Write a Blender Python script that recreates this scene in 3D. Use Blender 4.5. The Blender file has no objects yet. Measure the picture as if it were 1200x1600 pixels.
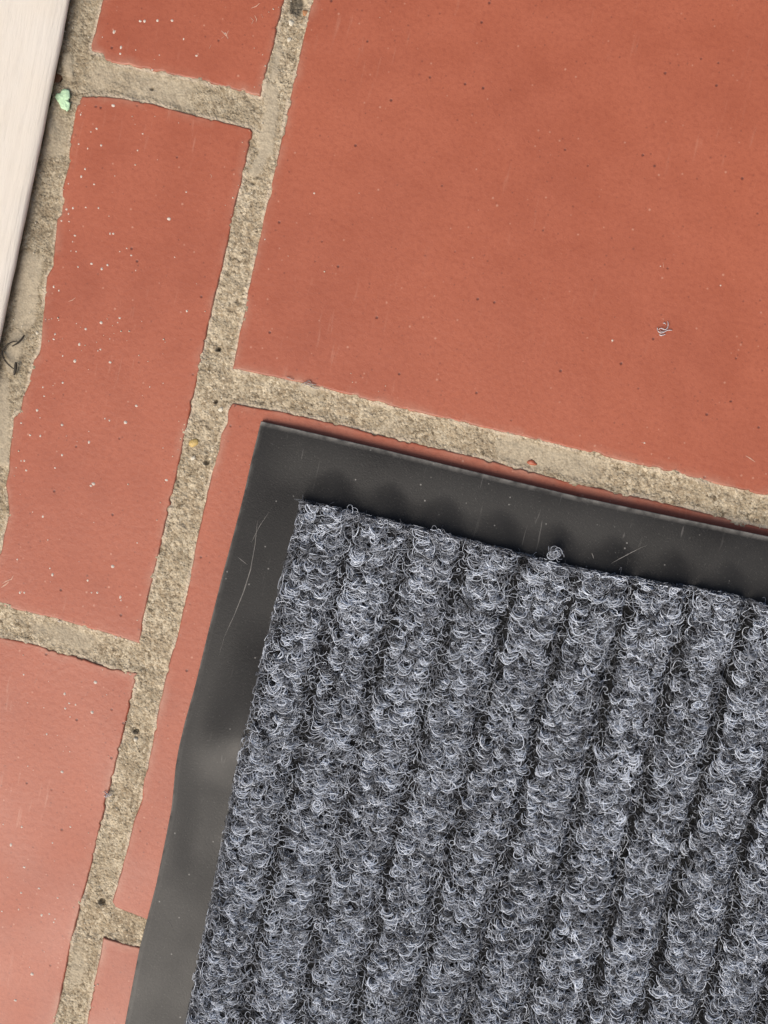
import bpy, bmesh, math, random
import numpy as np
from mathutils import Matrix, Vector
from mathutils.geometry import delaunay_2d_cdt
rnd = random.Random(7); rng = np.random.default_rng(11)
S = bpy.context.scene; C = S.collection

# ------------------------------------------------------------------ camera
FPX = 1555.0; HC = 0.373                      # focal length in photo pixels, lens height in metres
RX, RY, RZ = (math.radians(a) for a in (3.6875, -4.0905, -13.5243))
MAT_ROT = math.radians(0.93)
def rot3(rx, ry, rz):
    cx, sx, cy, sy, cz, sz = math.cos(rx), math.sin(rx), math.cos(ry), math.sin(ry), math.cos(rz), math.sin(rz)
    X = np.array([[1, 0, 0], [0, cx, -sx], [0, sx, cx]]); Y = np.array([[cy, 0, sy], [0, 1, 0], [-sy, 0, cy]])
    Z = np.array([[cz, -sz, 0], [sz, cz, 0], [0, 0, 1]])
    return X @ Y @ Z
R3 = rot3(RX, RY, RZ)
cd = bpy.data.cameras.new('camera'); cam = bpy.data.objects.new('camera', cd); C.objects.link(cam)
cam.matrix_world = Matrix.Translation((0, 0, HC)) @ Matrix(R3.T.tolist()).to_4x4()
cd.sensor_fit = 'VERTICAL'; cd.sensor_height = 36; cd.lens = 36 * FPX / 1600
cd.clip_start = 0.01; cd.clip_end = 50
S.camera = cam

# ------------------------------------------------------------------ light: bright overcast from the lower left
SUN_AZ = Vector((-0.38, -1.0)); SUN_EL = math.radians(50)
w = bpy.data.worlds.new('World'); S.world = w; w.use_nodes = True
nt = w.node_tree; bg = nt.nodes['Background']
sky = nt.nodes.new('ShaderNodeTexSky'); sky.sky_type = 'NISHITA'; sky.sun_disc = False
sky.sun_elevation = SUN_EL; sky.sun_rotation = math.atan2(SUN_AZ.x, SUN_AZ.y)
sky.air_density = 1.0; sky.dust_density = 6.0; sky.ozone_density = 0.6
nt.links.new(sky.outputs[0], bg.inputs[0]); bg.inputs[1].default_value = 0.06
sl = bpy.data.lights.new('sun', 'SUN'); sl.energy = 1.5; sl.angle = math.radians(42); sl.color = (1, .95, .88)
so = bpy.data.objects.new('sun', sl); C.objects.link(so)
d = SUN_AZ.normalized() * math.cos(SUN_EL)
so.rotation_euler = Vector((d.x, d.y, math.sin(SUN_EL))).to_track_quat('Z', 'Y').to_euler()
S.view_settings.view_transform = 'Standard'; S.view_settings.look = 'None'
S.view_settings.gamma = 1; S.view_settings.use_curve_mapping = False
S.view_settings.exposure = 0.78
S.cycles_curves.shape = 'THICK'; S.cycles_curves.subdivisions = 2

# ------------------------------------------------------------------ helpers
def at(px, py, z=0.0):
    """photo pixel -> world point on the plane at height z"""
    p = np.stack([(np.asarray(px, float) - 600) / FPX, -(np.asarray(py, float) - 800) / FPX, -np.ones(np.shape(px))], -1) @ R3
    k = (HC - np.asarray(z)) / -p[..., 2]
    return np.stack([p[..., 0] * k, p[..., 1] * k, np.broadcast_to(z, k.shape)], -1)
def ats(pts, z=0.0):
    a = np.array(pts, float); return at(a[:, 0], a[:, 1], z)
def smooth(a, b, x):
    t = np.clip((x - a) / (b - a), 0, 1); return t * t * (3 - 2 * t)
def lattice(ix, iy, seed):
    h = (ix.astype(np.int64) * 374761393 + iy.astype(np.int64) * 668265263 + seed * 974634777) & 0xffffffff
    h = ((h ^ (h >> 13)) * 1274126177) & 0xffffffff
    h = ((h ^ (h >> 16)) * 2246822519) & 0xffffffff
    return ((h ^ (h >> 15)) & 0xffff) / 65535.0
def noise(x, y, seed=0):
    x = np.asarray(x, float); y = np.asarray(y, float)
    ix, iy = np.floor(x), np.floor(y); fx, fy = x - ix, y - iy
    fx = fx * fx * (3 - 2 * fx); fy = fy * fy * (3 - 2 * fy)
    a = lattice(ix, iy, seed); b = lattice(ix + 1, iy, seed); c = lattice(ix, iy + 1, seed); d_ = lattice(ix + 1, iy + 1, seed)
    return (a + (b - a) * fx) * (1 - fy) + (c + (d_ - c) * fx) * fy
def fbm(x, y, seed=0, n=3):
    v = 0; amp = 1; tot = 0
    for i in range(n):
        v = v + amp * noise(x * 2 ** i + 7.3 * i, y * 2 ** i + 3.1 * i, seed + i); tot += amp; amp *= .5
    return v / tot
def tag(o, label=None, cat=None, group=None, kind=None):
    for k, v in (('label', label), ('category', cat), ('group', group), ('kind', kind)):
        if v: o[k] = v
    return o
def link(name, me, mat=None, parent=None):
    o = bpy.data.objects.new(name, me); C.objects.link(o)
    if mat: me.materials.append(mat)
    if parent:
        o.parent = parent; o.matrix_parent_inverse = Matrix.Translation(-parent.location)
    return o
def mesh(name, verts, faces, smooth_=True):
    me = bpy.data.meshes.new(name); me.from_pydata([tuple(v) for v in verts], [], faces)
    me.polygons.foreach_set('use_smooth', [smooth_] * len(me.polygons)); me.update()
    return me
def quads(name, verts, fq, smooth_=True):
    """fast mesh from numpy vertices and an (n,4) quad array"""
    me = bpy.data.meshes.new(name); verts = np.asarray(verts, np.float32); fq = np.asarray(fq, np.int32)
    me.vertices.add(len(verts)); me.vertices.foreach_set('co', verts.ravel())
    me.loops.add(fq.size); me.loops.foreach_set('vertex_index', fq.ravel())
    me.polygons.add(len(fq)); me.polygons.foreach_set('loop_start', np.arange(0, fq.size, 4, dtype=np.int32))
    me.polygons.foreach_set('use_smooth', np.full(len(fq), smooth_))
    me.update(calc_edges=True); me.validate()
    return me
def fattr(me, name, vals):
    a = me.attributes.new(name, 'FLOAT', 'POINT'); a.data.foreach_set('value', np.asarray(vals, np.float32))
def grid_faces(ni, nj, off=0):
    a = np.arange(ni * nj).reshape(ni, nj) + off
    return np.stack([a[:-1, :-1], a[1:, :-1], a[1:, 1:], a[:-1, 1:]], -1).reshape(-1, 4)
def tube_bm(bm, pts, rad, seg=6):
    pts = [Vector(p) for p in pts]; rings = []
    for i, p in enumerate(pts):
        t = (pts[min(i + 1, len(pts) - 1)] - pts[max(i - 1, 0)]).normalized()
        n = t.orthogonal().normalized(); b = t.cross(n); r = rad[i] if hasattr(rad, '__len__') else rad
        rings.append([bm.verts.new(p + (n * math.cos(a) + b * math.sin(a)) * r) for a in (2 * math.pi * k / seg for k in range(seg))])
    for a, b in zip(rings, rings[1:]):
        for k in range(seg):
            bm.faces.new((a[k], a[(k + 1) % seg], b[(k + 1) % seg], b[k]))
    bm.faces.new(rings[0][::-1]); bm.faces.new(rings[-1])
def bm_obj(name, bm, mat, parent=None):
    bmesh.ops.recalc_face_normals(bm, faces=bm.faces)
    me = bpy.data.meshes.new(name); bm.to_mesh(me); bm.free()
    me.polygons.foreach_set('use_smooth', [True] * len(me.polygons))
    return link(name, me, mat, parent)

# ------------------------------------------------------------------ materials
class Mat:
    def __init__(s, name):
        s.m = bpy.data.materials.new(name); s.m.use_nodes = True; s.t = s.m.node_tree
        s.b = s.t.nodes['Principled BSDF']
        s.co = s.t.nodes.new('ShaderNodeTexCoord').outputs['Object']
    def n(s, typ, ins=None, **kw):
        nd = s.t.nodes.new('ShaderNode' + typ)
        for k, v in kw.items(): setattr(nd, k, v)
        for k, v in (ins or {}).items(): s.put(nd.inputs[k], v)
        return nd
    def put(s, sock, v):
        if isinstance(v, bpy.types.NodeSocket): s.t.links.new(v, sock)
        else: sock.default_value = v
    def noise(s, scale, detail=2, rough=.5, co=None):
        return s.n('TexNoise', {'Vector': co or s.co, 'Scale': scale, 'Detail': detail, 'Roughness': rough}).outputs[0]
    def voro(s, scale, feature='F1', out='Distance', rnd_=1.0):
        return s.n('TexVoronoi', {'Vector': s.co, 'Scale': scale, 'Randomness': rnd_}, feature=feature).outputs[out]
    def ramp(s, v, a, b, lo=0.0, hi=1.0):
        return s.n('MapRange', {'Value': v, 'From Min': a, 'From Max': b, 'To Min': lo, 'To Max': hi}).outputs[0]
    def math(s, op, a, b=0.0, c=0.0):
        nd = s.n('Math', operation=op); s.put(nd.inputs[0], a); s.put(nd.inputs[1], b); s.put(nd.inputs[2], c); return nd.outputs[0]
    def mix(s, f, a, b, mode='MIX'):
        nd = s.n('Mix', data_type='RGBA', blend_type=mode)
        for i, v in ((0, f), (6, a), (7, b)):
            if isinstance(v, tuple): v = (*v, 1) if len(v) == 3 else v
            s.put(nd.inputs[i], v)
        return nd.outputs[2]
    def attr(s, name): return s.n('Attribute', attribute_name=name).outputs['Fac']
    def bump(s, h, dist, strength=1.0, normal=None):
        ins = {'Height': h, 'Distance': dist, 'Strength': strength}
        if normal: ins['Normal'] = normal
        return s.n('Bump', ins).outputs[0]
    def set(s, **kw):
        for k, v in kw.items():
            if isinstance(v, tuple) and len(v) == 3: v = (*v, 1)
            s.put(s.b.inputs[k.replace('_', ' ')], v)
        return s.m

def tile_material():
    m = Mat('terracotta_quarry_tile')
    big = m.noise(14, 5, .6); mid = m.noise(60, 3); fine = m.noise(640, 3, .65)
    col = m.mix(m.ramp(big, .35, .65), (.395, .108, .054), (.325, .080, .038))
    col = m.mix(m.ramp(mid, .35, .7, 0, .45), col, (.43, .122, .064))
    col = m.mix(m.ramp(fine, .46, .70, 0, .42), col, (.27, .060, .030))
    # iron flecks and pin holes fired into the clay
    def flecks(scale, cut, r0, r1, amt, c, col, ch):
        sel = m.n('TexVoronoi', {'Vector': m.co, 'Scale': scale, 'Randomness': 1.0})
        rgb = m.n('SeparateColor', {'Color': sel.outputs['Color']})
        pick = m.math('GREATER_THAN', m.math('ADD', rgb.outputs[ch], m.math('MULTIPLY', m.noise(26, 3, .6), .5)), cut)
        size = m.math('ADD', sel.outputs['Distance'], m.math('MULTIPLY', rgb.outputs[(ch + 1) % 3], r1 * .8))
        dot = m.math('MULTIPLY', m.ramp(size, r0, r1, 1, 0), pick)
        return dot, m.mix(m.math('MULTIPLY', dot, amt), col, c)
    dot, col = flecks(620, 1.0, .10, .34, .55, (.13, .034, .022), col, 0)
    dot2, col = flecks(270, 1.06, .08, .19, .8, (.09, .024, .018), col, 1)
    _, col = flecks(110, 1.20, .03, .085, .8, (.075, .025, .02), col, 2)
    _, col = flecks(480, 1.13, .10, .30, .5, (.62, .34, .24), col, 0)
    # pale cement haze left along the edges
    edge = m.attr('edge')
    hz = m.math('MULTIPLY', edge, m.ramp(m.noise(55, 4, .65), .42, .68))
    col = m.mix(m.math('MULTIPLY', hz, .45), col, (.50, .33, .24))
    # dirt trapped right at the worn arris
    col = m.mix(m.math('MULTIPLY', m.ramp(edge, .78, .92), m.ramp(m.noise(120, 3, .6), .38, .6, 0, .75)), col, (.14, .062, .04))
    # light scuffs
    sc = m.n('Mapping', {'Vector': m.co, 'Rotation': (0, 0, .5), 'Scale': (1, .12, 1)}).outputs[0]
    scf = m.math('MULTIPLY', m.ramp(m.noise(420, 3, .6, sc), .60, .76), m.ramp(m.noise(18, 3), .50, .66))
    col = m.mix(m.math('MULTIPLY', scf, .30), col, (.62, .36, .26))
    h = m.math('ADD', m.math('MULTIPLY', m.noise(420, 3, .55), 1.0), m.math('MULTIPLY', m.noise(1500, 2), .35))
    h = m.math('SUBTRACT', h, m.math('MULTIPLY', dot2, .7))
    nrm = m.bump(h, .00018, .75)
    nrm = m.bump(m.noise(24, 2), .0006, .5, nrm)
    return m.set(Base_Color=col, Roughness=m.ramp(m.noise(30, 4), .3, .7, .47, .57), Normal=nrm, Specular_IOR_Level=.58)
def mortar_material():
    m = Mat('sand_cement_mortar')
    g = m.n('TexVoronoi', {'Vector': m.co, 'Scale': 1050, 'Randomness': 1.0})
    gr = m.n('SeparateColor', {'Color': g.outputs['Color']}).outputs[0]
    col = m.mix(m.ramp(m.noise(38, 4, .6), .36, .66), (.45, .375, .265), (.345, .285, .195))
    col = m.mix(m.ramp(m.noise(30, 5, .65, m.n('Mapping', {'Vector': m.co, 'Location': (3, 1, 0)}).outputs[0]), .5, .68, 0, .7), col, (.27, .205, .135))
    col = m.mix(m.ramp(m.noise(170, 4, .65), .46, .60, 0, .85), col, (.585, .50, .36))
    grain = m.mix(m.ramp(gr, .55, 1, 0, 1), (.27, .205, .13), (.66, .57, .42))
    sm = m.attr('smooth')
    col = m.mix(m.math('MULTIPLY', m.ramp(m.noise(700, 3, .7), .42, .58), .8), col, grain)
    col = m.mix(m.ramp(m.noise(520, 3, .7), .56, .66, 0, .85), col, (.13, .098, .06))
    flat = m.mix(m.ramp(m.noise(700, 4, .8), .42, .62, 0, .8), (.47, .40, .29), (.33, .275, .20))
    col = m.mix(sm, col, flat)
    col = m.mix(m.math('MULTIPLY', m.attr('grime_shade'), m.ramp(m.noise(130, 4, .6), .3, .65, .35, 1)), col, (.19, .160, .11))
    col = m.mix(m.attr('rim'), col, (.60, .50, .38))
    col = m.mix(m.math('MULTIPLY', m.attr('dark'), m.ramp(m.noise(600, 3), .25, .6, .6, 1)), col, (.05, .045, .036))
    inv = m.math('SUBTRACT', 1.0, m.math('MULTIPLY', sm, .6))
    h = m.math('ADD', m.math('MULTIPLY', m.ramp(g.outputs['Distance'], 0, .7, 1, 0), .8), m.noise(560, 5, .7))
    nrm = m.bump(m.math('MULTIPLY', h, inv), .00032, 1.0)
    return m.set(Base_Color=col, Roughness=.93, Normal=nrm, Specular_IOR_Level=.2)
def rubber_material():
    m = Mat('black_rubber')
    col = m.mix(m.ramp(m.noise(25, 4, .6), .35, .7), (.0145, .014, .0135), (.0225, .022, .0215))
    col = m.mix(m.ramp(m.noise(1400, 3, .8), .60, .72, 0, .30), col, (.17, .165, .155))
    sel = m.n('TexVoronoi', {'Vector': m.co, 'Scale': 330, 'Randomness': 1.0})
    pick = m.math('GREATER_THAN', m.n('SeparateColor', {'Color': sel.outputs['Color']}).outputs[0], .87)
    dot = m.math('MULTIPLY', m.ramp(sel.outputs['Distance'], .05, .14, 1, 0), pick)
    col = m.mix(m.math('MULTIPLY', dot, .6), col, (.34, .33, .31))
    sc = m.n('Mapping', {'Vector': m.co, 'Rotation': (0, 0, .75), 'Scale': (1, .05, 1)}).outputs[0]
    scf = m.math('MULTIPLY', m.ramp(m.noise(700, 2, .6, sc), .66, .74), m.ramp(m.noise(40, 3), .50, .65))
    col = m.mix(m.math('MULTIPLY', scf, .35), col, (.22, .21, .20))
    col = m.mix(m.math('MULTIPLY', m.attr('worn'), m.ramp(m.noise(300, 3), .3, .6, .25, .9)), col, (.30, .285, .26))
    nrm = m.bump(m.noise(1500, 3, .6), .00010, .5)
    return m.set(Base_Color=col, Roughness=m.ramp(m.noise(50, 4), .3, .7, .33, .45), Normal=nrm, Specular_IOR_Level=.235)
def carpet_material():
    m = Mat('dark_carpet_backing')
    col = m.mix(m.ramp(m.noise(900, 3, .7), .4, .7), (.008, .008, .008), (.03, .031, .033))
    return m.set(Base_Color=col, Roughness=1.0, Normal=m.bump(m.noise(900, 4), .0008), Specular_IOR_Level=.1)
def pile_material():
    m = Mat('grey_pile_yarn')
    t = m.attr('tone')
    r = m.n('ValToRGB', {'Fac': t}).outputs[0]
    cr = r.node.color_ramp
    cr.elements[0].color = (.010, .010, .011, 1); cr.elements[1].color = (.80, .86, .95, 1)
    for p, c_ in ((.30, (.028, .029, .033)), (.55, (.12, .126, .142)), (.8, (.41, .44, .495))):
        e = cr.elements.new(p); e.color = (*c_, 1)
    return m.set(Base_Color=r, Roughness=.55, Specular_IOR_Level=.35)
def white_paint():
    m = Mat('weathered_white_paint')
    st = m.n('Mapping', {'Vector': m.co, 'Scale': (1, .09, .3)}).outputs[0]
    gr = m.noise(420, 4, .65, st)
    col = m.mix(m.ramp(gr, .52, .74, 0, .42), (.72, .655, .565), (.56, .50, .42))
    col = m.mix(m.ramp(m.noise(60, 3), .4, .7, 0, .4), col, (.73, .69, .63))
    return m.set(Base_Color=col, Roughness=.6, Normal=m.bump(gr, .0007, .7))
def plain(name, col, rough=.7, scale=600, amt=.35, bump_=.0003):
    m = Mat(name); f = m.ramp(m.noise(scale, 3), .35, .7, 0, amt)
    return m.set(Base_Color=m.mix(f, col, tuple(c * .5 for c in col)), Roughness=rough, Normal=m.bump(m.noise(scale, 3), bump_))
M_TILE, M_MORT, M_RUB, M_BACK, M_PILE, M_WOOD = tile_material(), mortar_material(), rubber_material(), carpet_material(), pile_material(), white_paint()
M_SPECK = plain('white_paint_spatter', (.64, .56, .48), .7)
M_SCRATCH = plain('pale_scuffed_rubber', (.20, .19, .175), .7)

# ------------------------------------------------------------------ the tiled floor
# outlines of the visible tiles, as photo pixels on the plane of the tile faces
T_BIG = [(363, 576), (382, 480), (400, 395), (432, 250), (460, 120), (487, -2), (560, -330), (1420, -120), (1240, 785), (1200, 775.5), (1050, 739), (900, 702), (600, 632), (480, 600)]
T_TOP = [(407, 151), (427, 72), (444, -2), (520, -330), (255, -400), (160, -2), (149, 45), (142, 70), (143, 80), (152, 83), (160, 86), (163, 93), (174, 98), (200, 102), (237, 110), (300, 123)]
T_MID = [(219, 1007), (225, 962), (243, 890), (273, 757), (300, 630), (332, 480), (352, 400), (365, 335), (385, 250), (395, 206), (391, 200), (370, 195), (300, 178), (240, 162), (187, 152), (150, 149), (128, 150), (120, 164), (115, 187), (108, 225), (107, 258), (97, 295), (97, 318), (95, 335), (88, 342), (86, 372), (82, 405), (82, 415), (73, 432), (71, 452), (66, 500), (63, 540), (60, 552), (52, 562), (45, 598), (36, 618), (30, 642), (20, 653), (19, 672), (15, 700), (13, 735), (8, 758), (11, 775), (13, 800), (5, 840), (1, 862), (-40, 935), (0, 947), (87, 967), (130, 980), (175, 992)]
T_LOW = [(215, 1051), (180, 1200), (143, 1350), (113, 1467), (87, 1598), (10, 1900), (-330, 1820), (-120, 962), (0, 995), (60, 1008), (100, 1022), (125, 1027), (150, 1037), (185, 1046)]
T_MAT = [(363, 630), (356, 640), (355, 660), (345, 678), (342, 700), (333, 730), (320, 785), (310, 830), (297, 900), (277, 993), (262, 1040), (248, 1105), (240, 1150), (230, 1200), (224, 1215), (221, 1250), (207, 1287), (200, 1320), (189, 1360), (175, 1410), (180, 1418), (228, 1437), (500, 1507), (1030, 1640), (1230, 833), (1200, 826), (1050, 788), (880, 750), (750, 715), (600, 681), (530, 663), (440, 643)]
T_END = [(161, 1465), (148, 1530), (135, 1598), (70, 1880), (980, 2100), (1090, 1712), (500, 1556), (220, 1481)]
TILES = [np.array(t, float) for t in (T_BIG, T_TOP, T_MID, T_LOW, T_MAT, T_END)]
def area2(p): return 0.5 * np.sum(p[:, 0] * np.roll(p[:, 1], -1) - np.roll(p[:, 0], -1) * p[:, 1])
def resample(poly, step, seed, amp):
    out = []
    n = len(poly)
    for i in range(n):
        a, b = poly[i], poly[(i + 1) % n]; L = np.linalg.norm(b - a); k = max(1, int(L / step))
        for j in range(k): out.append(a + (b - a) * j / k)
    out = np.array(out)
    t = np.roll(out, -1, 0) - np.roll(out, 1, 0); t /= np.linalg.norm(t, axis=1)[:, None]
    nrm = np.stack([t[:, 1], -t[:, 0]], 1)
    wob = (fbm(out[:, 0] * 260, out[:, 1] * 260, seed, 3) - .5) * amp
    chip = smooth(.64, .80, noise(out[:, 0] * 520, out[:, 1] * 520, seed + 9)) * smooth(.45, .6, noise(out[:, 0] * 60, out[:, 1] * 60, seed + 5)) * .0006 * (amp > .0004)
    return out + nrm * (wob - chip)[:, None]
def inset(p, dist):
    """offset a CCW outline inwards, corners mitred softly"""
    t1 = p - np.roll(p, 1, 0); t2 = np.roll(p, -1, 0) - p
    t1 /= np.linalg.norm(t1, axis=1)[:, None] + 1e-12; t2 /= np.linalg.norm(t2, axis=1)[:, None] + 1e-12
    n = np.stack([-(t1 + t2)[:, 1], (t1 + t2)[:, 0]], 1); n /= np.linalg.norm(n, axis=1)[:, None] + 1e-12
    for _ in range(3): n = (np.roll(n, 1, 0) + 2 * n + np.roll(n, -1, 0)); n /= np.linalg.norm(n, axis=1)[:, None]
    return p + n * dist
def poly_sd(P, X, Y):
    """signed distance (inside negative) of points to a polygon"""
    d2 = np.full(X.shape, 1e9, np.float32); ins = np.zeros(X.shape, bool); n = len(P)
    for i in range(n):
        a, b = P[i], P[(i + 1) % n]; e = b - a
        wx, wy = X - a[0], Y - a[1]; t = np.clip((wx * e[0] + wy * e[1]) / (e @ e), 0, 1)
        d2 = np.minimum(d2, (wx - e[0] * t) ** 2 + (wy - e[1] * t) ** 2)
        if a[1] != b[1]:
            c = ((a[1] > Y) != (b[1] > Y)) & (X < (b[0] - a[0]) * (Y - a[1]) / (b[1] - a[1]) + a[0]); ins ^= c
    return np.where(ins, -1, 1) * np.sqrt(d2)
PROFILE = ((0, -.009, 1), (0, -.0009, 1), (.00012, -.00035, .95), (.00036, -.00008, .9), (.0007, 0, .8), (.0010, 0, .7))
def tile_mesh(poly, seed, step=.0008, amp=.00055):
    if area2(poly) < 0: poly = poly[::-1]
    p = resample(poly, step, seed, amp); n = len(p); V = []; E = []
    for off, z, e in PROFILE:
        q = inset(p, off) if off else p
        V += [(x, y, z) for x, y in q]; E += [e] * n
    F = []
    for r in range(len(PROFILE) - 1):
        for i in range(n):
            j = (i + 1) % n; F.append((r * n + i, r * n + j, (r + 1) * n + j, (r + 1) * n + i))
    # flat face inside the last ring, triangulated with the ring as its border
    last = [Vector(v[:2]) for v in V[-n:]]
    extra = np.vstack([inset(p, dd)[(i % 2)::2] for i, dd in enumerate((.0022, .0040, .006))])
    dd = -poly_sd(p[::3], extra[:, 0], extra[:, 1]); extra = extra[dd > .0019]
    cv, _, cf, _, _, _ = delaunay_2d_cdt(last + [Vector(v) for v in extra], [], [list(range(n))], 1, 1e-7)
    k0 = len(V); V += [(v.x, v.y, 0) for v in cv]
    ca = np.array([v[:] for v in cv]); E += list(.7 * smooth(.0034, .0008, -poly_sd(p[::3], ca[:, 0], ca[:, 1]))); F += [tuple(k0 + i for i in f) for f in cf]
    me = mesh('tile', V, F); fattr(me, 'edge', E)
    return me, p
TW = [ats(t)[:, :2] for t in TILES]
XR = at(1260, 785)[0]                          # the far edges outside the frame are cut square
for ti, far_ in ((0, ((1420, -120), (1240, 785))), (4, ((1030, 1640), (1230, 833))), (5, ((980, 2100), (1090, 1712)))):
    for f in far_: TW[ti][[tuple(v) for v in TILES[ti]].index(f), 0] = XR
TW[0][7, 1] = TW[0][6, 1]; TW[5][4, 1] = TW[5][3, 1]
# the mortar bed: fine sheet in the joints near the camera, one plain sheet around it
corn = ats([(-150, -150), (1350, -150), (1350, 1750), (-150, 1750)])
x0, y0 = corn[:, :2].min(0); x1, y1 = corn[:, :2].max(0)
STEP = .00042
gx = np.arange(x0, x1, STEP); gy = np.arange(y0, y1, STEP)
GX, GY = np.meshgrid(gx, gy, indexing='ij')
SD = np.full(GX.shape, 1.0, np.float32)
for P in TW:
    lo, hi = P.min(0) - .016, P.max(0) + .016
    i0, i1 = np.searchsorted(gx, (lo[0], hi[0])); j0, j1 = np.searchsorted(gy, (lo[1], hi[1]))
    SD[i0:i1, j0:j1] = np.minimum(SD[i0:i1, j0:j1], poly_sd(P, GX[i0:i1, j0:j1], GY[i0:i1, j0:j1]))
keep = SD > -.0016
idx = np.full(GX.shape, -1, np.int64); idx[keep] = np.arange(keep.sum())
a = np.stack([idx[:-1, :-1], idx[1:, :-1], idx[1:, 1:], idx[:-1, 1:]], -1).reshape(-1, 4)
a = a[(a >= 0).all(1)]
X, Y, sd = GX[keep], GY[keep], SD[keep]
# pixel position of each joint vertex, to place the known patches
dcam = np.stack([X, Y, np.full(X.shape, -HC)], 1) @ R3.T
PX = 600 + FPX * dcam[:, 0] / -dcam[:, 2]; PY = 800 - FPX * dcam[:, 1] / -dcam[:, 2]
def seg_d(ax, ay, bx, by):
    ex, ey = bx - ax, by - ay; t = np.clip(((PX - ax) * ex + (PY - ay) * ey) / (ex * ex + ey * ey + 1e-9), 0, 1)
    return np.hypot(PX - ax - ex * t, PY - ay - ey * t)
wob = (fbm(X * 420, Y * 420, 5) - .5) * 14
smo = np.zeros(len(X)); lump = np.zeros(len(X)); dark = np.zeros(len(X)); pit = np.zeros(len(X))
for ax, ay, bx, by, r, lf in ((421, 138, 426, 172, 11, .5), (424, 170, 414, 235, 12, .5), (414, 235, 398, 268, 9, .5), (50, 410, 36, 500, 16, .15), (104, 88, 108, 118, 7, .7), (76, 190, 80, 206, 6, .5),
                            (2, 600, 4, 720, 11, .25), (25, 525, 18, 575, 10, .3), (345, 55, 350, 62, 3, .1), (428, 120, 436, 70, 5, .2), (468, 606, 490, 610, 5, .2)):
    k = 1 - smooth(r - 4, r + 3, seg_d(ax, ay, bx, by) + wob * .6); smo = np.maximum(smo, k); lump = np.maximum(lump, k * lf)
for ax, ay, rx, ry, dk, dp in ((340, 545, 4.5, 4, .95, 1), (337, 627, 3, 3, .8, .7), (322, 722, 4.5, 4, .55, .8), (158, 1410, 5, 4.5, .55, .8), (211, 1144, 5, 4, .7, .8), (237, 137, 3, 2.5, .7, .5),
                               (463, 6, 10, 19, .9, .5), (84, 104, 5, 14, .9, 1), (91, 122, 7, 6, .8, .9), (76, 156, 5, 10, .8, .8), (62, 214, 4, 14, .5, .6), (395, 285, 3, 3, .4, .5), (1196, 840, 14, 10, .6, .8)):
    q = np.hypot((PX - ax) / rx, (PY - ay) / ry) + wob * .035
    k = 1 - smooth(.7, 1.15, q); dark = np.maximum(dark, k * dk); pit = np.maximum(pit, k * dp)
smo = np.maximum(smo, .75 * smooth(.54, .66, fbm(X * 38, Y * 38, 63, 3)) * smooth(.0, .0025, sd))
n1 = fbm(X * 110, Y * 110, 21, 3) - .5; n2 = fbm(X * 520, Y * 520, 31, 3) - .5; n3 = noise(X * 1300, Y * 1300, 41) - .5
edge_in = smooth(-.0002, .0028, sd)                      # 0 at the tile edge, 1 in the middle of the joint
z = -.00042 - .00045 * edge_in + n1 * .0012 + (n2 * .0009 + n3 * .0003) * (.35 + 1.1 * fbm(X * 60, Y * 60, 88, 2)) * (1 - .75 * smo) + lump * .0009 - pit * .0022
z = np.minimum(z, .00012 + n2 * .0003)
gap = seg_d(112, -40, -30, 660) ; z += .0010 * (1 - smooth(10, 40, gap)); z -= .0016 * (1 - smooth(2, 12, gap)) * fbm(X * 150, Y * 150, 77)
rim = (1 - smooth(.0000, .0011, np.abs(sd - .0003))) * smooth(.38, .62, fbm(X * 150, Y * 150, 51)) * .7
grime_shade = np.maximum(.42 * smooth(110, 30, gap), .40 * smooth(330, 150, PY) * smooth(520, 300, PX)) * (1 - smo)  # dirt by the board and in the top joint, with some shade painted in
V = np.stack([X, Y, z], 1); nb = len(V)
far = np.array([(-3, -3), (3, -3), (3, 3), (-3, 3)]); near = np.array([(x0, y0), (gx[-1], y0), (gx[-1], gy[-1]), (x0, gy[-1])]); near[:, 0][[0, 3]] = gx[0]; near[:, 1][[0, 1]] = gy[0]
V = np.vstack([V, np.c_[near, np.full(4, -.001)], np.c_[far, np.full(4, -.001)]])
fr = np.array([(nb + i, nb + 4 + i, nb + 4 + (i + 1) % 4, nb + (i + 1) % 4) for i in range(4)])
me = quads('floor', V, np.vstack([a, fr])); pad = np.zeros(8)
for nme, v in (('smooth', smo), ('rim', rim), ('dark', dark), ('grime_shade', grime_shade)): fattr(me, nme, np.r_[v, pad])
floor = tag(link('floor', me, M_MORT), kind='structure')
tile_objs = []
for i, P in enumerate(TW):
    tm, _ = tile_mesh(P, 100 + i); tile_objs.append(link('tile', tm, M_TILE, floor))
for o, l in zip(tile_objs, ('large plain red tile above the mat', None, 'narrow red tile speckled with white paint drops', None, None, None)):
    if l: o['label'] = l
# the same floor going on beyond the frame
def rect_tile(xa, ya, xb, yb, seed):
    P = np.array([(xa, ya), (xb, ya), (xb, yb), (xa, yb)]); tm, _ = tile_mesh(P, seed, .006, .0004); link('tile', tm, M_TILE, floor)
bx1, by1 = XR, TW[0][6, 1]; bx0 = TW[0][6, 0]
PIT = .212
for k in range(4):
    for r in range(-4, 5):
        yb = TW[0][0][1] + r * PIT
        rect_tile(bx1 + .012 + k * PIT, yb, bx1 + .012 + k * PIT + .2, yb + .2, 300 + k * 10 + r)

for r in range(3):
    rect_tile(bx0, by1 + .012 + r * PIT, bx1, by1 + .012 + r * PIT + .2, 400 + r)
    rect_tile(TW[1][4, 0], TW[1][3, 1] + .012 + r * PIT, bx0 - .012, TW[1][3, 1] + .012 + r * PIT + .2, 410 + r)
yb = TW[5][3, 1] - .012
for r in range(3): rect_tile(TW[5][3, 0], yb - r * PIT - .2, bx1, yb - r * PIT, 420 + r)

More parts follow.
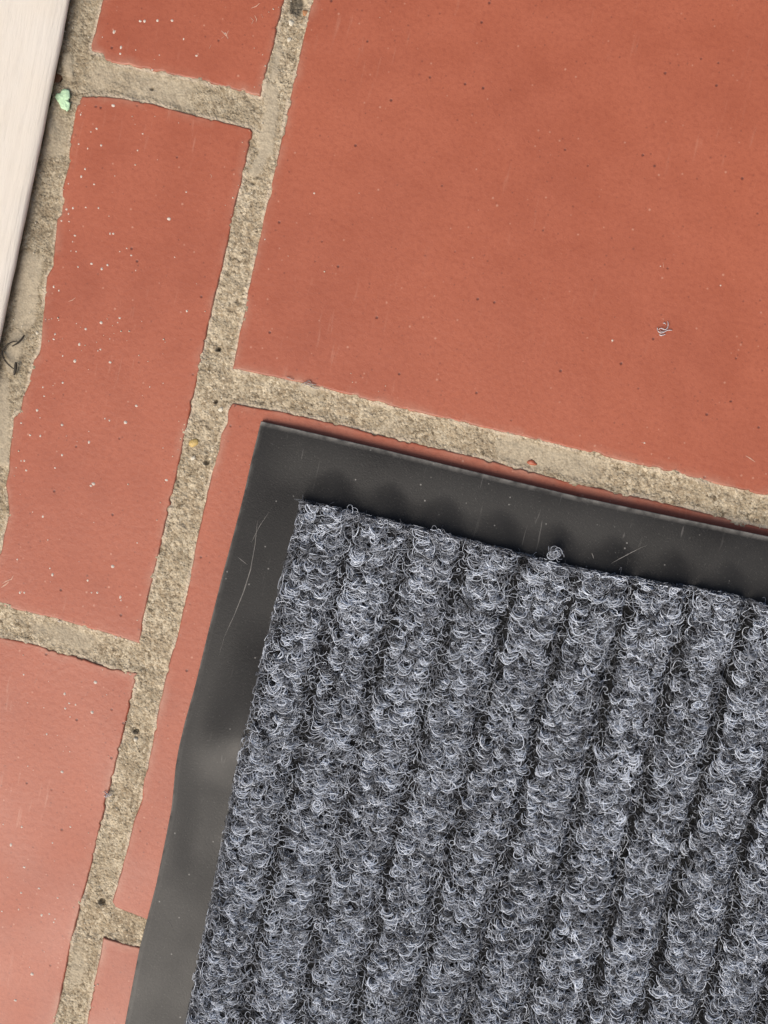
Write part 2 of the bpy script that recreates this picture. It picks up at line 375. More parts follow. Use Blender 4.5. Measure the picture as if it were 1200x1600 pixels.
# white drops of paint spattered on the narrow tiles
SPECKS = {1: [(219, 33, 2.2), (226, 33, 2.4), (246, 32, 2.2), (269, 32, 2.2), (189, 74, 2.4), (188, 84, 1.8), (287, 61, 1.5), (238, 109, 1.7), (307, 87, 1.9), (178, 50, 2.6), (249, 86, 1), (212, 78, 1), (160, 58, 1), (352, 52, 1.2)],
 2: [(177, 165, 2.8), (126, 179, 1.5), (151, 201, 1.8), (142, 206, 1.2), (123, 225, 1.5), (137, 232, 1.4), (158, 227, 1.9), (223, 209, 1.3), (215, 235, 1.4), (133, 264, 1.7), (127, 276, 2), (107, 287, 1.2), (147, 288, 1.6), (104, 327, 1.9), (107, 334, 1.5), (114, 325, 1.9), (134, 324, 1.4), (154, 325, 1.6), (96, 345, 1.6), (108, 346, 1.3), (264, 342, 3), (117, 368, 1.8), (172, 365, 1.7), (177, 365, 1.9), (119, 393, 1.3), (187, 393, 1.1), (198, 388, 1.2), (205, 399, 1.6), (122, 417, 1.5), (143, 412, 2.1), (168, 414, 2), (159, 420, 2.3), (84, 448, 2), (92, 454, 1.6), (292, 486, 1.9), (187, 497, 2), (158, 504, 2.7), (134, 514, 2.2), (86, 522, 1.7), (84, 530, 1.7), (124, 538, 2.4), (157, 546, 1.6), (153, 548, 1.2), (98, 556, 1.4), (117, 564, 2.9), (172, 566, 2.3), (98, 598, 1.8), (67, 605, 1.4), (69, 619, 1.5), (213, 634, 2.3), (58, 641, 2.4), (196, 660, 3), (33, 661, 1.5), (97, 664, 2.3), (164, 654, 1.4), (171, 657, 1.6), (47, 680, 1.8), (63, 681, 1.9), (139, 691, 2.3), (97, 711, 2), (33, 720, 1.3), (38, 720, 1.7), (41, 735, 1.8), (86, 731, 1.6), (146, 756, 3), (142, 759, 2), (67, 807, 2), (27, 874, 1.5), (78, 888, 1.4), (82, 898, 2.6), (137, 907, 1.8), (31, 926, 2), (38, 926, 1.7), (152, 926, 1.9), (143, 926, 1.4), (188, 933, 2.4), (189, 938, 1.4), (176, 885, 3), (260, 750, 2.4), (92, 971, 1.8), (181, 996, 2), (291, 300, 1.4)],
 3: [(37, 1054, 1.6), (149, 1066, 3.1), (101, 1084, 2.3), (108, 1099, 1.7), (118, 1101, 1.6), (102, 1107, 2), (144, 1113, 2.9), (73, 1147, 1.8), (43, 1098, 1.1), (97, 1206, 2.6), (34, 1292, 1.9), (110, 1292, 1.6), (17, 1320, 2.7), (82, 1317, 1.3), (38, 1355, 2.2), (61, 1388, 1.9), (33, 1395, 1.9), (90, 1403, 1.5), (29, 1421, 1.5), (65, 1430, 2.3), (77, 1428, 1.7), (84, 1441, 1.5), (86, 1436, 1.2), (50, 1522, 3), (24, 1563, 2.4), (3, 1424, 1.5), (12, 1371, 1.1), (5, 1288, 1.1)],
 0: [(491, 302, 1.6), (414, 374, 1.2), (1126, 446, 1.3), (957, 532, 1.7), (1007, 692, 1.4), (1032, 416, 1)], 4: [(404, 831, 1.4), (222, 1246, 1.3)]}
def drops(parent, lst, seed):
    r = random.Random(seed); bm = bmesh.new()
    for px, py, rad in lst:
        c = at(px, py, 0); R = rad * HC / FPX * .92; n = 9; ph = r.random() * 6; ax = r.uniform(.8, 1.2)
        rings = []
        for f, hh in ((1.0, -.00002), (.85, .45), (.45, .9)):
            rings.append([bm.verts.new((c[0] + math.cos(t) * R * f * ax * (1 + .12 * math.sin(3 * t + ph)), c[1] + math.sin(t) * R * f / ax, max(hh * R * .35, -.00002))) for t in (2 * math.pi * k / n for k in range(n))])
        top = bm.verts.new((c[0], c[1], R * .36))
        for a_, b_ in zip(rings, rings[1:]):
            for k in range(n): bm.faces.new((a_[k], a_[(k + 1) % n], b_[(k + 1) % n], b_[k]))
        for k in range(n): bm.faces.new((rings[-1][k], rings[-1][(k + 1) % n], top))
    o = bm_obj('paint_specks', bm, M_SPECK, parent); o['kind'] = 'stuff'
rs = random.Random(3)
TPX = {2: TILES[2], 3: TILES[3], 1: TILES[1]}
def inside(P, x, y):
    c = False
    for i in range(len(P)):
        a_, b_ = P[i], P[i - 1]
        if (a_[1] > y) != (b_[1] > y) and x < (b_[0] - a_[0]) * (y - a_[1]) / (b_[1] - a_[1]) + a_[0]: c = not c
    return c
for ti, lst in SPECKS.items():
    lst = list(lst)
    if ti in TPX:
        for _ in range({1: 30, 2: 110, 3: 60}[ti]):
            x = rs.triangular(0, 330, 60); y = rs.uniform(0, 1600)
            if inside(TPX[ti], x, y): lst.append((x, y, rs.choice((.6, .7, .9, 1.1))))
    drops(tile_objs[ti], lst, ti)

# pale scuffs rubbed onto the tiles
M_SCUFF = plain('pale_cement_scuff', (.60, .36, .26), .7, 900, .5)
def scuff(pts, wpx, ti):
    P = ats(pts, 0)[:, :2]; n = len(P); V = []
    for i in range(n):
        t = P[min(i + 1, n - 1)] - P[max(i - 1, 0)]; t = t / np.linalg.norm(t); nn = np.array([-t[1], t[0]])
        wd = wpx * HC / FPX / 2 * (.35 if i in (0, n - 1) else 1)
        for sg in (-1, 0, 1): V.append((*(P[i] + nn * wd * sg), .00003 if sg else .00009))
    link('scuff_mark', mesh('scuff_mark', V, [(i * 3 + k, i * 3 + k + 1, i * 3 + k + 4, i * 3 + k + 3) for i in range(n - 1) for k in range(2)]), M_SCUFF, tile_objs[ti])
for pts, wd, ti in (([(346, 48), (351, 53), (357, 60)], 1.6, 1), ([(357, 48), (354, 54), (356, 61)], 1.3, 1), ([(350, 57), (346, 60)], 1.2, 1), ([(392, 13), (400, 10), (406, 5)], 1.5, 1), ([(398, 24), (401, 30), (400, 35)], 1.3, 1), ([(391, 27), (396, 32), (393, 38)], 1.1, 1),
                    ([(408, 22), (411, 28)], 1.1, 1), ([(330, 70), (327, 76)], 1.2, 1), ([(177, 53), (180, 50), (181, 47)], 2, 1), ([(107, 471), (113, 469), (118, 465)], 1.2, 2), ([(328, 272), (331, 275), (329, 279)], 1, 2), ([(4, 912), (10, 908), (18, 905), (21, 899)], 1.6, 2), ([(2, 918), (8, 914), (14, 909)], 2.2, 2),
                    ([(955, 535), (960, 531)], 1.4, 0), ([(1165, 712), (1172, 716), (1180, 722)], 1.6, 0), ([(1036, 410), (1037, 418)], 1.2, 0), ([(1002, 691), (1009, 693)], 1.2, 0)): scuff(pts, wd, ti)

# small inclusions in the mortar
def stone(name, px, py, r, zz, mat, parent, seed, sq=(1, 1, .6)):
    q = random.Random(seed); bm = bmesh.new(); bmesh.ops.create_icosphere(bm, subdivisions=2, radius=1)
    c = at(px, py, zz); R = r * HC / FPX
    for v in bm.verts:
        k = 1 + .22 * math.sin(3 * v.co.x + seed) * math.cos(2.3 * v.co.y + 1) + q.uniform(-.06, .06)
        v.co = Vector((c[0] + v.co.x * R * sq[0] * k, c[1] + v.co.y * R * sq[1] * k, zz + v.co.z * R * sq[2] * k))
    return bm_obj(name, bm, mat, parent)
stone('pebble', 303, 692, 7.5, -.0009, plain('yellow_flint', (.62, .44, .16), .5), floor, 3)['label'] = 'yellow pebble set in the mortar'
stone('tile_chip', 831, 723, 7, -.0012, M_TILE, floor, 5, (1.1, .6, .6))
stone('pebble', 477, 20, 5, -.0008, plain('brown_pebble', (.42, .2, .09), .7), floor, 8)
M_PALE = plain('pale_sand_grain', (.66, .6, .48), .8)
for i, (px, py, r) in enumerate(((455, 36, 5), (452, 62, 4), (302, 716, 4), (345, 640, 4), (396, 60, 3), (108, 110, 5), (58, 520, 3), (212, 1155, 4), (372, 202, 4), (367, 206, 2.5))):
    stone('pebble', px, py, r, -.0008, M_PALE, floor, 20 + i)

bm = bmesh.new(); q = random.Random(41); cnt = 0
while cnt < 260:
    x, y = q.uniform(-20, 620), q.uniform(-20, 1620)
    near = any(abs(x - ex) < 34 for ex in (455 - .218 * y, 118 - .17 * y)) or abs(y - (490 + .235 * x)) < 34 or q.random() < .04
    if not near or x > 430 - .22 * (y - 657) and y > 640: continue
    r = q.choice((.9, 1.1, 1.3, 1.6, 2.2)) * HC / FPX * .6; c = at(x, y, 0); cnt += 1
    g = bmesh.ops.create_icosphere(bm, subdivisions=1, radius=r)['verts']
    for v in g: v.co = Vector((v.co.x * q.uniform(.7, 1.3) + c[0], v.co.y * q.uniform(.7, 1.3) + c[1], v.co.z * .7 + r * .35))
grains = bm_obj('sand_grains', bm, M_PALE, floor); grains['kind'] = 'stuff'

# ------------------------------------------------------------------ white timber board along the left edge
HB = .011
pa, pb = at(109, 0, .0045)[:2], at(5, 507, .0045)[:2]
dr = (pb - pa) / np.linalg.norm(pb - pa); nl = np.array([dr[1], -dr[0]])
if nl[0] > 0: nl = -nl
st = pa - dr * .25; L = .85
prof = [(.0030, .0002), (.0022, .0016), (.0008, .0028), (.0002, .0036), (0, .0043), (.0003, .0050), (.0010, .0056), (.0045, .0058), (.012, .0059), (.03, .0058), (.09, .0058), (.09, .0002)]
ns = 260; V = []; ts = np.linspace(0, L, ns)
for i, t in enumerate(ts):
    for k, (o_, zz) in enumerate(prof):
        j = (fbm(np.array(t * 60), np.array(k * .4), 9) - .5) * .0009
        g = (noise(np.array(k * 3.7), np.array(t * 6), 4) - .5) * .0003
        p = st + dr * t + nl * (o_ + float(j) * (1 if k < 5 else .3)); V.append((p[0], p[1], zz + float(g)))
npf = len(prof); F = [(i * npf + k, i * npf + k + 1, (i + 1) * npf + k + 1, (i + 1) * npf + k) for i in range(ns - 1) for k in range(npf - 1)]
F += [tuple(range(npf))[::-1], tuple((ns - 1) * npf + k for k in range(npf))]
bm = bmesh.new(); mm = mesh('t', V, F); bm.from_mesh(mm)
# origin at the board, its length along local Y so that the grain follows it
ang = math.atan2(dr[1], dr[0]) - math.pi / 2
bo = Vector((pa[0], pa[1], 0)); bm.transform(Matrix.Rotation(-ang, 4, 'Z') @ Matrix.Translation(-bo))
board = bm_obj('timber_board', bm, M_WOOD); board.location = bo; board.rotation_euler = (0, 0, ang)
tag(board, 'white painted timber board with faint grain along the edge of the tiled floor', 'board')

# ------------------------------------------------------------------ door mat
ZR, ZC = .0030, .0055                         # heights at which the rubber and carpet outlines were read
cm, sm_ = math.cos(MAT_ROT), math.sin(MAT_ROT)
O2 = at(407, 658, ZR)[:2]
def to_mat(p): q = p[..., :2] - O2; return np.stack([q[..., 0] * cm + q[..., 1] * sm_, -(-q[..., 0] * sm_ + q[..., 1] * cm)], -1)   # s to the right, t down
def to_world(s, t): v = -t; return O2[0] + s * cm - v * sm_, O2[1] + s * sm_ + v * cm
mat = bpy.data.objects.new('door_mat', None); C.objects.link(mat); mat.location = (*to_world(.2, .25), 0)
tag(mat, 'charcoal ribbed door mat with black rubber border lying on the tiles', 'door mat')
RL = to_mat(ats([(407, 658), (393, 715), (380, 773), (364, 835), (347, 897), (323, 993), (303, 1075), (288, 1128), (278, 1170), (273, 1200), (267, 1263), (257, 1315), (243, 1383), (217, 1483), (195, 1598)], ZR))
RT = to_mat(ats([(407, 658), (500, 679), (600, 702.5), (750, 739), (900, 775), (1050, 807), (1200, 838)], ZR))
CL = to_mat(ats([(472, 784), (462, 830), (450, 872), (435, 935), (410, 1035), (394, 1111), (377, 1175), (359, 1269), (336, 1381), (314, 1490), (293, 1597)], ZC))
CT = to_mat(ats([(472, 784), (560, 803), (675, 831), (780, 858), (900, 889), (1030, 912), (1130, 928), (1200, 948)], ZC))
MW, MH = .375, .43
def left_r(t): return np.interp(t, RL[:, 1], RL[:, 0])
def top_r(s): return np.interp(s, RT[:, 0], RT[:, 1])
def left_c(t): return np.interp(t, CL[:, 1], CL[:, 0])
def top_c(s): return np.interp(s, CT[:, 0], CT[:, 1])
BW = CL[0, 0]; BT = CT[0, 1]
RIB = .0209
VS, VT = .322, .366                            # how far the detailed pile reaches
def groove(k, t): return k * RIB + (fbm(t * 45 + k * 9.1, k * 5.7 + 0 * t, 71, 2) - .5) * .0030
def rib_u(s, t):
    k = np.floor(s / RIB); g0 = groove(k, t); lo = s < g0; k = np.where(lo, k - 1, k); g1 = groove(k + 1, t); hi = s >= g1; k = np.where(hi, k + 1, k)
    g0, g1 = groove(k, t), groove(k + 1, t); return k, (s - g0) / (g1 - g0)
def rubber_z(s, t):
    """height of the rubber's top face: the free edges curl up a little"""
    e_top = smooth(.024, 0, t) ; e_left = smooth(.026, 0, s)
    z_ = .0020 + 0 * s
    z_ = z_ + e_top * smooth(0, .02, s) * (.0016 + .0014 * smooth(.05, .19, s))
    z_ = z_ + e_left * .0009 * (noise(t * 22, t * 0, 3))
    # a ripple in the left border near the camera's lower left
    z_ = z_ + .0040 * smooth(.070, .119, t) * smooth(.143, .119, t) * smooth(.003, .021, s) * smooth(.034, .024, s)
    z_ = z_ - .0007 * np.exp(-((t - .165) / .016) ** 2) * smooth(.002, .012, s) * smooth(.030, .020, s)
    k_, u_ = rib_u(s - BW, 0 * s); w_ = .25 + .75 * np.sin(np.pi * np.clip(u_, 0, 1)) ** 2
    z_ = z_ + .0017 * w_ * smooth(BT - .0140 * (.6 + .5 * w_), BT + .001, t) * smooth(.12, .06, t) * smooth(BW - .003, BW + .004, s)
    z_ = z_ + .0007 * (fbm(s * 18, t * 18, 61, 2) - .5)
    return z_
us = np.r_[0, .0003, .0008, np.arange(.002, .235, .001), np.arange(.235, MW, .01)]; vs = np.r_[0, .0003, .0008, np.arange(.002, .035, .0008), np.arange(.035, .26, .002), np.arange(.26, MH, .01)]
U, W = np.meshgrid(us, vs, indexing='ij')
Sx = U + left_r(W) * smooth(.03, 0, U); Ty = W + top_r(U) * smooth(.03, 0, W)
Z = rubber_z(U, W) - .0003 * (smooth(.0009, 0, U) + smooth(.0009, 0, W))
wx, wy = to_world(Sx, Ty); ni, nj = U.shape
top = np.stack([wx, wy, Z], -1).reshape(-1, 3); bot = top.copy(); bot[:, 2] -= .0017; bot[:, 2] = np.maximum(bot[:, 2], .00008)
F = [grid_faces(ni, nj)[:, ::-1], grid_faces(ni, nj, ni * nj)]
ii = np.arange(ni * nj).reshape(ni, nj); N0 = ni * nj
for ring in (ii[:, 0], ii[::-1, -1], ii[0, ::-1], ii[-1, :]):
    F.append(np.stack([ring[:-1], ring[1:], ring[1:] + N0, ring[:-1] + N0], 1))
me = quads('rubber_backing', np.vstack([top, bot]), np.vstack(F))
bmx = bmesh.new(); bmx.from_mesh(me); bmesh.ops.recalc_face_normals(bmx, faces=bmx.faces); bmx.to_mesh(me); bmx.free()
worn = (smooth(.0012, 0, U) * .45 + smooth(.0016, 0, W)).ravel().clip(0, 1); fattr(me, 'worn', np.r_[worn, worn])
rub = link('rubber_backing', me, M_RUB, mat)
# scratches scored into the border
def scratch(pts, wpx, parent=rub):
    P = [to_mat(at(x, y, ZR)) for x, y in pts]; dense = []
    for a_, b_ in zip(P, P[1:]): dense += [a_ + (b_ - a_) * k / 6 for k in range(6)]
    dense.append(P[-1]); V = []; n = len(dense)
    for i, p in enumerate(dense):
        t = dense[min(i + 1, n - 1)] - dense[max(i - 1, 0)]; t = t / np.linalg.norm(t); nn = np.array([-t[1], t[0]])
        wd = wpx * HC / FPX * math.sin(math.pi * (i + .3) / (n - .4)) ** .5 * (.7 + .6 * rnd.random()) / 2
        for sg in (-1, 0, 1):
            q = p + nn * wd * sg; x, y = to_world(q[0], q[1]); V.append((x, y, float(rubber_z(np.array(q[0]), np.array(q[1]))) + (.00012 if sg == 0 else .00003)))
    F = [(i * 3 + k, i * 3 + k + 1, i * 3 + k + 4, i * 3 + k + 3) for i in range(n - 1) for k in range(2)]
    link('scratch', mesh('scratch', V, F), M_SCRATCH, parent)
scratch([(402, 812), (398, 850), (391, 890), (380, 925), (366, 960), (350, 995)], 1.3)
scratch([(350, 995), (340, 1030), (333, 1065)], 1.0)
scratch([(955, 880), (980, 867), (1003, 855), (1016, 849)], 1.3)
scratch([(925, 864), (928, 873)], 1.2); scratch([(370, 870), (386, 883)], .9); scratch([(420, 800), (405, 822), (392, 848)], .8)
scratch([(1100, 932), (1125, 922)], .9); scratch([(262, 1440), (268, 1450)], .9)

# carpet: ribs run down the mat, each with two columns of looped tufts and a lower strip of combed strands
def rib_h(s, t):
    k, u = rib_u(s, t)
    dep = .26 + .74 * smooth(.40, .76, fbm(s * 22 + 3, t * 18, 81, 2) * .7 + s * 2.6 - t * .4)
    body = smooth(.03, .13, u) * (1 - .16 * smooth(.60, .72, u)) * (1 - .85 * smooth(.84, .94, u))
    body *= 1 - .14 * np.exp(-((u - .36) / .03) ** 2) - .14 * np.exp(-((u - .58) / .03) ** 2)
    n_ = (fbm(s * 230, t * 230, 91, 2) - .5) * .22
    return .0048 * (1 - dep * (1 - body)) * (1 + n_)
def fit(s, t):
    """carpet coordinates -> mat coordinates, following the cut edges"""
    return s + left_c(t + BT) * np.exp(-s / .06) + BW * (1 - np.exp(-s / .06)) , t + top_c(s + BW) * np.exp(-t / .05) + BT * (1 - np.exp(-t / .05))
ZB = .0022
cs = np.r_[np.arange(0, VS, .001), [VS + .0005]]; ct = np.r_[np.arange(0, VT, .001), [VT + .0005]]
U, W = np.meshgrid(cs, ct, indexing='ij'); ms, mt = fit(U, W); wx, wy = to_world(ms, mt)
Z = ZB + .0006 + rib_h(U, W) * .72
Z = np.where((U < .0005) | (W < .0005), ZB + .0004, Z)
top = np.stack([wx, wy, Z], -1).reshape(-1, 3); ni, nj = U.shape; ii = np.arange(ni * nj).reshape(ni, nj); bot = top.copy(); bot[:, 2] = .0012
ring = np.r_[ii[:, 0][::-1], ii[0, 1:], ii[1:, -1], ii[-1, ::-1][1:]]
F = np.vstack([grid_faces(ni, nj)[:, ::-1], np.stack([ring[:-1], ring[1:], ring[1:] + ni * nj, ring[:-1] + ni * nj], 1)])
carpet = link('carpet', quads('carpet', np.vstack([top, bot]), F), M_BACK, mat)

def curve_object(name, P, rad, tone, mat_, parent):
    """P: list of (n, k, 3) arrays"""
    cv = bpy.data.hair_curves.new(name)
    sizes = np.concatenate([np.full(len(p), p.shape[1]) for p in P]); cv.add_curves(sizes.tolist())
    pos = np.concatenate([p.reshape(-1, 3) for p in P]).astype(np.float32)
    cv.attributes['position'].data.foreach_set('vector', pos.ravel()) if 'position' in cv.attributes else cv.position_data.foreach_set('vector', pos.ravel())
    r = np.concatenate([np.repeat(q[:, None], p.shape[1], 1).ravel() for p, q in zip(P, rad)]).astype(np.float32)
    (cv.attributes.get('radius') or cv.attributes.new('radius', 'FLOAT', 'POINT')).data.foreach_set('value', r)
    cv.attributes.new('tone', 'FLOAT', 'CURVE').data.foreach_set('value', np.concatenate(tone).astype(np.float32))
    cv.update_tag()
    return link(name, cv, mat_, parent)
P, RAD, TONE = [], [], []
def emit(s, t, z, rad, tone):
    ms, mt = fit(s, t); x, y = to_world(ms, mt)
    P.append(np.stack([x, y, np.maximum(z, .0021)], -1)); RAD.append(rad); TONE.append(np.clip(tone, 0.02, .98))
def loops(cols_u, width, step, per, rad, bright):
    nk = int(VS / RIB) + 2; tt = np.arange(-.0005, VT, step); K, T, Cc = np.meshgrid(np.arange(0, nk), tt, np.arange(len(cols_u)), indexing='ij')
    K, T, Cc = K.ravel().astype(float), T.ravel(), Cc.ravel()
    T = T + rng.normal(0, step * .22, T.shape); g0, g1 = groove(K, T), groove(K + 1, T)
    sc = g0 + (np.array(cols_u)[Cc] + rng.normal(0, .05, T.shape)) * (g1 - g0)
    ok = (sc > -.002) & (sc < VS); sc, T = sc[ok], T[ok]; n = len(sc)
    tw = rng.normal(0, .36, n); ts_ = rng.uniform(.55, 1.3, n); tb = rng.normal(0, .10, n); ring = rng.random(n) < .09; lift = rng.normal(0, .0006, n)
    rp = lambda a: np.repeat(a, per)
    sc, T, tw, ts_, tb, ring, lift = map(rp, (sc, T, tw, ts_, tb, ring, lift)); m = len(sc)
    sc = sc + rng.normal(0, .0005, m); T = T + rng.normal(0, step * .24, m); tw = tw + rng.normal(0, .31, m)
    wd = width * ts_ * rng.uniform(.55, 1.15, m) / 2; sag = wd * rng.uniform(.35, 1.35, m)
    f0 = np.where(ring, rng.uniform(-1, 1, m), rng.uniform(-.5, .7, m)); f1 = np.where(ring, f0 + rng.uniform(4.2, 6.6, m), math.pi + rng.uniform(-.8, .5, m))
    q = np.linspace(0, 1, 12); ph = f0[:, None] + (f1 - f0)[:, None] * q
    shrink = 1 - (.25 + .35 * q) * ring[:, None]
    lx = wd[:, None] * np.cos(ph) * shrink; ly = sag[:, None] * np.sin(ph) * shrink
    wa = rng.uniform(0, 6.3, (m, 1)); wb = rng.uniform(.00012, .0006, (m, 1)); lx = lx + wb * np.sin(7 * q + wa); ly = ly + wb * np.cos(5.5 * q + 2 * wa)
    ca, sa = np.cos(tw)[:, None], np.sin(tw)[:, None]
    s = sc[:, None] + lx * ca - ly * sa; t = T[:, None] + lx * sa + ly * ca
    base = rib_h(sc, T)
    arch = np.where(ring[:, None], .55 + .25 * np.sin(ph), np.clip(np.sin(ph), -.4, 1))
    z = ZB + .0004 + base[:, None] * .80 + lift[:, None] + (rng.uniform(.0003, .0017, m)[:, None]) * arch + rng.normal(0, .00025, m)[:, None]
    s = np.where(s < .0004, .0004 - (s - .0004) * .5, s); t = np.where(t < .0002, .0002 - (t - .0002) * .4, t)
    emit(s, t, z, rng.uniform(.7, 1.25, m) * rad, bright + tb + rng.normal(0, .23, m))
loops((.24, .47, .68), .0046, .0023, 12, .000105, .82)
loops((.30, .60), .0052, .0024, 8, .00009, .45)
loops((.84,), .0036, .0028, 6, .00009, .60)
loops((.06,), .0036, .0040, 3, .00009, .48)
def fuzz(n, rad, length, zoff, bright, along=0.0, region=None):
    n = int(n * VS * VT / .0642); s = rng.uniform(-.001, VS, n); t = rng.uniform(-.001, VT, n)
    if region:
        k, u = rib_u(s, t); ok = (u > region[0]) & (u < region[1]); s, t = s[ok], t[ok]; n = len(s)
    L = rng.uniform(.5, 1.3, n) * length; k = 9; st_ = L / (k - 1)
    a0 = np.where(rng.random(n) < along, rng.normal(math.pi / 2, .35, n), rng.uniform(0, 2 * math.pi, n)); cur = rng.normal(0, 1, n) * np.where(rng.random(n) < along, .10, .42)
    ang = a0[:, None] + cur[:, None] * np.arange(k) + np.cumsum(rng.normal(0, .16, (n, k)), 1)
    xs = s[:, None] + np.cumsum(np.cos(ang) * st_[:, None], 1) - (np.cos(a0) * L / 2)[:, None]
    ys = t[:, None] + np.cumsum(np.sin(ang) * st_[:, None], 1) - (np.sin(a0) * L / 2)[:, None]
    xs = np.maximum(xs, -.0012 * rng.random((n, 1))); ys = np.maximum(ys, -.0010 * rng.random((n, 1)))
    q = np.linspace(0, 1, k)
    z = ZB + .0004 + rib_h(np.clip(xs, 0, 1), np.clip(ys, 0, 1)) * .86 + rng.uniform(zoff[0], zoff[1], n)[:, None] + .0005 * np.sin(math.pi * q)[None]
    emit(xs, ys, z, rng.uniform(.7, 1.25, n) * rad, bright + (fbm(s * 160, t * 160, 97, 2) - .5) * .5 + rng.normal(0, .15, n))
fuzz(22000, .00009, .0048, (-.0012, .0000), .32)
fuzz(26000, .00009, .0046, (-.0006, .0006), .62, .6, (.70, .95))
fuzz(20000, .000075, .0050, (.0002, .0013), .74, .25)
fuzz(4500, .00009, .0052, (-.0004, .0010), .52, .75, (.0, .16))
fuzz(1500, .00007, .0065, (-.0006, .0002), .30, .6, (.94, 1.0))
# cut ends and stray fibres along the left and top edges
def fringe(n, top_edge, out):
    a = rng.uniform(0, VS if top_edge else VT, n); h = rng.uniform(0, 1, n) ** .7; k = 7; q = np.linspace(0, 1, k)
    reach = rng.exponential(out, n).clip(0, out * 3.2); curl = rng.normal(0, .0012, n); ins = rng.uniform(.001, .003, n)
    alongv = a[:, None] + curl[:, None] * q ** 2 * 1.6 + rng.normal(0, .0003, (n, 1)) * np.sin(4 * q); cross = ins[:, None] - (ins + reach)[:, None] * np.sin(q * rng.uniform(1.2, 2.4, (n, 1)))
    s, t = (alongv, cross) if top_edge else (cross, alongv)
    hh = rib_h(np.clip(s, .001, 1), np.clip(t, .001, 1)) * h[:, None]
    emit(s, t, ZB + .0002 + hh * .95, rng.uniform(.6, 1.1, n) * .00009, .50 + rng.normal(0, .18, n))
fringe(6300, False, .0003); fringe(6000, True, .0003); fringe(40, True, .0014); fringe(45, False, .0012)
# two tufts pulled proud of the top edge and one loose thread on the left edge
for px, py, n in ((868, 862, 60), (690, 832, 26), (548, 800, 30)):
    c = to_mat(at(px, py, .006)); k = 12; q = np.linspace(0, 1, k)
    a0 = rng.uniform(0, 6.28, (n, 1)); r0 = rng.uniform(.0005, .0016, (n, 1)); cx = c[0] - BW + rng.normal(0, .0011, (n, 1)); cy = c[1] - top_c(np.array(c[0])) + rng.normal(.0006, .0008, (n, 1))
    emit(cx + r0 * np.cos(a0 + rng.uniform(1.5, 4, (n, 1)) * q), cy + r0 * np.sin(a0 + 3 * q), .0055 + .0018 * rng.random((n, 1)) + .0006 * np.sin(3 * q), np.full(n, .0001), .66 + rng.normal(0, .14, n))
pts = to_mat(ats([(462, 872), (447, 888), (437, 905), (434, 918), (440, 928)], .0045)); tq = np.linspace(0, 4, 14); xx = np.interp(tq, range(5), pts[:, 0]); yy = np.interp(tq, range(5), pts[:, 1])
wx, wy = to_world(xx, yy); P.append(np.stack([wx, wy, np.full(14, .0045)], -1)[None]); RAD.append(np.array([.00014])); TONE.append(np.array([.8]))
pile = curve_object('pile', P, RAD, TONE, M_PILE, carpet); pile['kind'] = 'stuff'

# ------------------------------------------------------------------ small things lying about
M_LINT = plain('grey_lint', (.60, .56, .56), .8); M_TWIG = plain('dark_twig', (.045, .036, .025), .8)
def thread(name, strands, mat_, label, cat, z0=.0003, group=None):
    bm = bmesh.new()
    for pts, r in strands:
        a_ = [at(x, y, zz) for x, y, zz in pts]; n = len(a_); tq = np.linspace(0, n - 1, n * 4); c = []
        for t in tq:
            i = min(int(t), n - 2); f = t - i
            p0, p1, p2, p3 = a_[max(i - 1, 0)], a_[i], a_[i + 1], a_[min(i + 2, n - 1)]
            c.append(.5 * (2 * p1 + (p2 - p0) * f + (2 * p0 - 5 * p1 + 4 * p2 - p3) * f * f + (3 * p1 - p0 - 3 * p2 + p3) * f ** 3))
        rr = [r * HC / FPX * (.55 + .45 * math.sin(math.pi * min(1, (i + 1) / len(c)))) for i in range(len(c))]
        tube_bm(bm, c, rr)
    o = bm_obj(name, bm, mat_); return tag(o, label, cat, group)
thread('lint', [([(1027, 512, .0006), (1028, 517, .001), (1032, 520, .0012), (1037, 519, .001), (1043, 516, .0008), (1050, 516, .0004)], .9),
                ([(1029, 515, .0005), (1033, 513, .0012), (1039, 515, .0013), (1043, 512, .001), (1044, 506, .0008), (1043, 502, .0004)], .8),
                ([(1030, 523, .0004), (1034, 524, .0006), (1040, 522, .0003)], .9), ([(1031, 517, .0003), (1035, 518, .0006), (1038, 517, .0004)], .8),
                ([(1036, 505, .0003), (1039, 505, .0006), (1040, 507, .0003)], .8)],
       M_LINT, 'small curl of pale grey lint on the large red tile', 'lint')
thread('lint', [([(448, 589, .0003), (453, 591, .0008), (459, 594, .0004)], .6), ([(470, 602, .0003), (477, 598, .0012), (486, 600, .0009), (494, 601, .0003)], .8),
                ([(474, 604, .0004), (480, 601, .0010), (488, 604, .0003)], .7), ([(478, 597, .0004), (483, 595, .0008), (487, 599, .0004)], .6), ([(482, 602, .0003), (490, 606, .0010), (498, 607, .0003)], .7)],
       plain('dusty_grey_fluff', (.36, .32, .30), .9), 'dusty grey fluff caught on the edge of the pale mortar above the mat corner', 'lint')
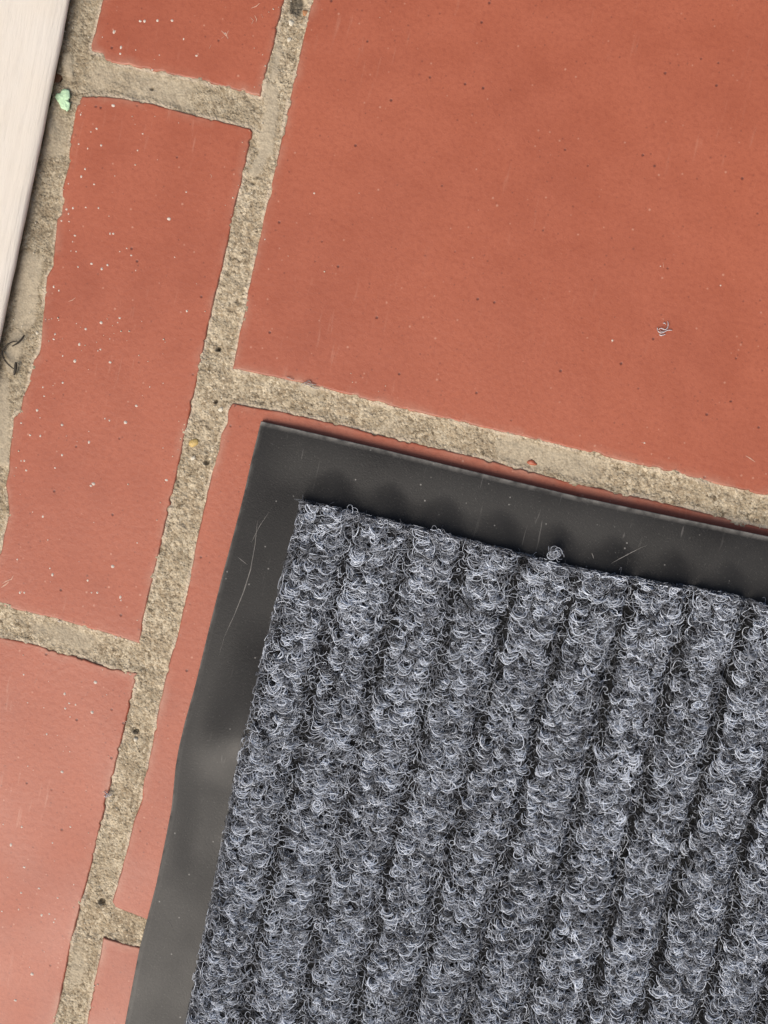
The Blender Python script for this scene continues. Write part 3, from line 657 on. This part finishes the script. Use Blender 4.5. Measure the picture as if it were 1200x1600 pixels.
thread('lint', [([(163, 1236, .0003), (167, 1241, .0010), (174, 1243, .0003)], .8), ([(165, 1247, .0003), (168, 1241, .0012), (171, 1236, .0003)], .7), ([(162, 1243, .0003), (168, 1245, .0008), (175, 1240, .0003)], .6)],
       plain('grey_blue_fluff', (.36, .36, .40), .9), 'tiny grey fluff on the tile edge at the lower left joint', 'lint')
thread('twig', [([(38, 524, .0008), (32, 532, .0016), (26, 537, .002), (19, 541, .0014)], 1.6), ([(27, 533, .0014), (17, 535, .0022), (9, 541, .0022), (4, 549, .0018), (5, 558, .002), (10, 566, .0022), (17, 573, .0018), (23, 577, .0012)], 1.4),
                ([(25, 566, .0012), (24, 576, .0014), (22, 586, .0006)], 2.4)], M_TWIG, 'thin dark curled twig on the mortar beside the white board', 'twig')
# flake of mint green paint
def flake(name, poly, zz, th, mat_, label, cat, seed):
    P2 = ats(poly, 0)[:, :2]
    if area2(P2) < 0: P2 = P2[::-1]
    P2 = resample(P2, .0004, seed, .0005); c = P2.mean(0); V = []; n = len(P2)
    for f, h in ((1, 0), (1, th * .7), (.82, th), (.45, th * 1.25)):
        for p in P2:
            q = c + (p - c) * f; V.append((q[0], q[1], zz + h + (float(noise(np.array(q[0] * 900), np.array(q[1] * 900), seed)) - .5) * th * .9 * (h > 0)))
    V.append((c[0], c[1], zz + th * 1.2)); F = [(r * n + i, r * n + (i + 1) % n, (r + 1) * n + (i + 1) % n, (r + 1) * n + i) for r in range(3) for i in range(n)]
    F += [(3 * n + i, 3 * n + (i + 1) % n, 4 * n) for i in range(n)] + [tuple(range(n))[::-1]]
    return tag(link(name, mesh(name, V, F), mat_), label, cat)
flake('paint_flake', [(99, 140), (108, 141), (110, 150), (110, 160), (111, 161), (109, 172), (105, 175), (104, 173), (97, 170), (93, 162), (86, 152), (88, 147), (95, 145)], .0002, .0006, plain('mint_green_paint', (.56, .80, .52), .6, 900, .3), 'chip of mint green paint on the mortar by the white board', 'paint chip', 5)
flake('leaf_fragment', [(83, 118), (92, 112), (97, 119), (93, 128), (84, 131), (81, 124)], -.0010, .0008, plain('brown_leaf', (.22, .10, .045), .7, 500, .7), 'scrap of brown dead leaf in the gap beside the white board', 'leaf', 7)
print('points', sum(p.shape[0] * p.shape[1] for p in P), 'curves', sum(len(p) for p in P), 'floor quads', len(a))
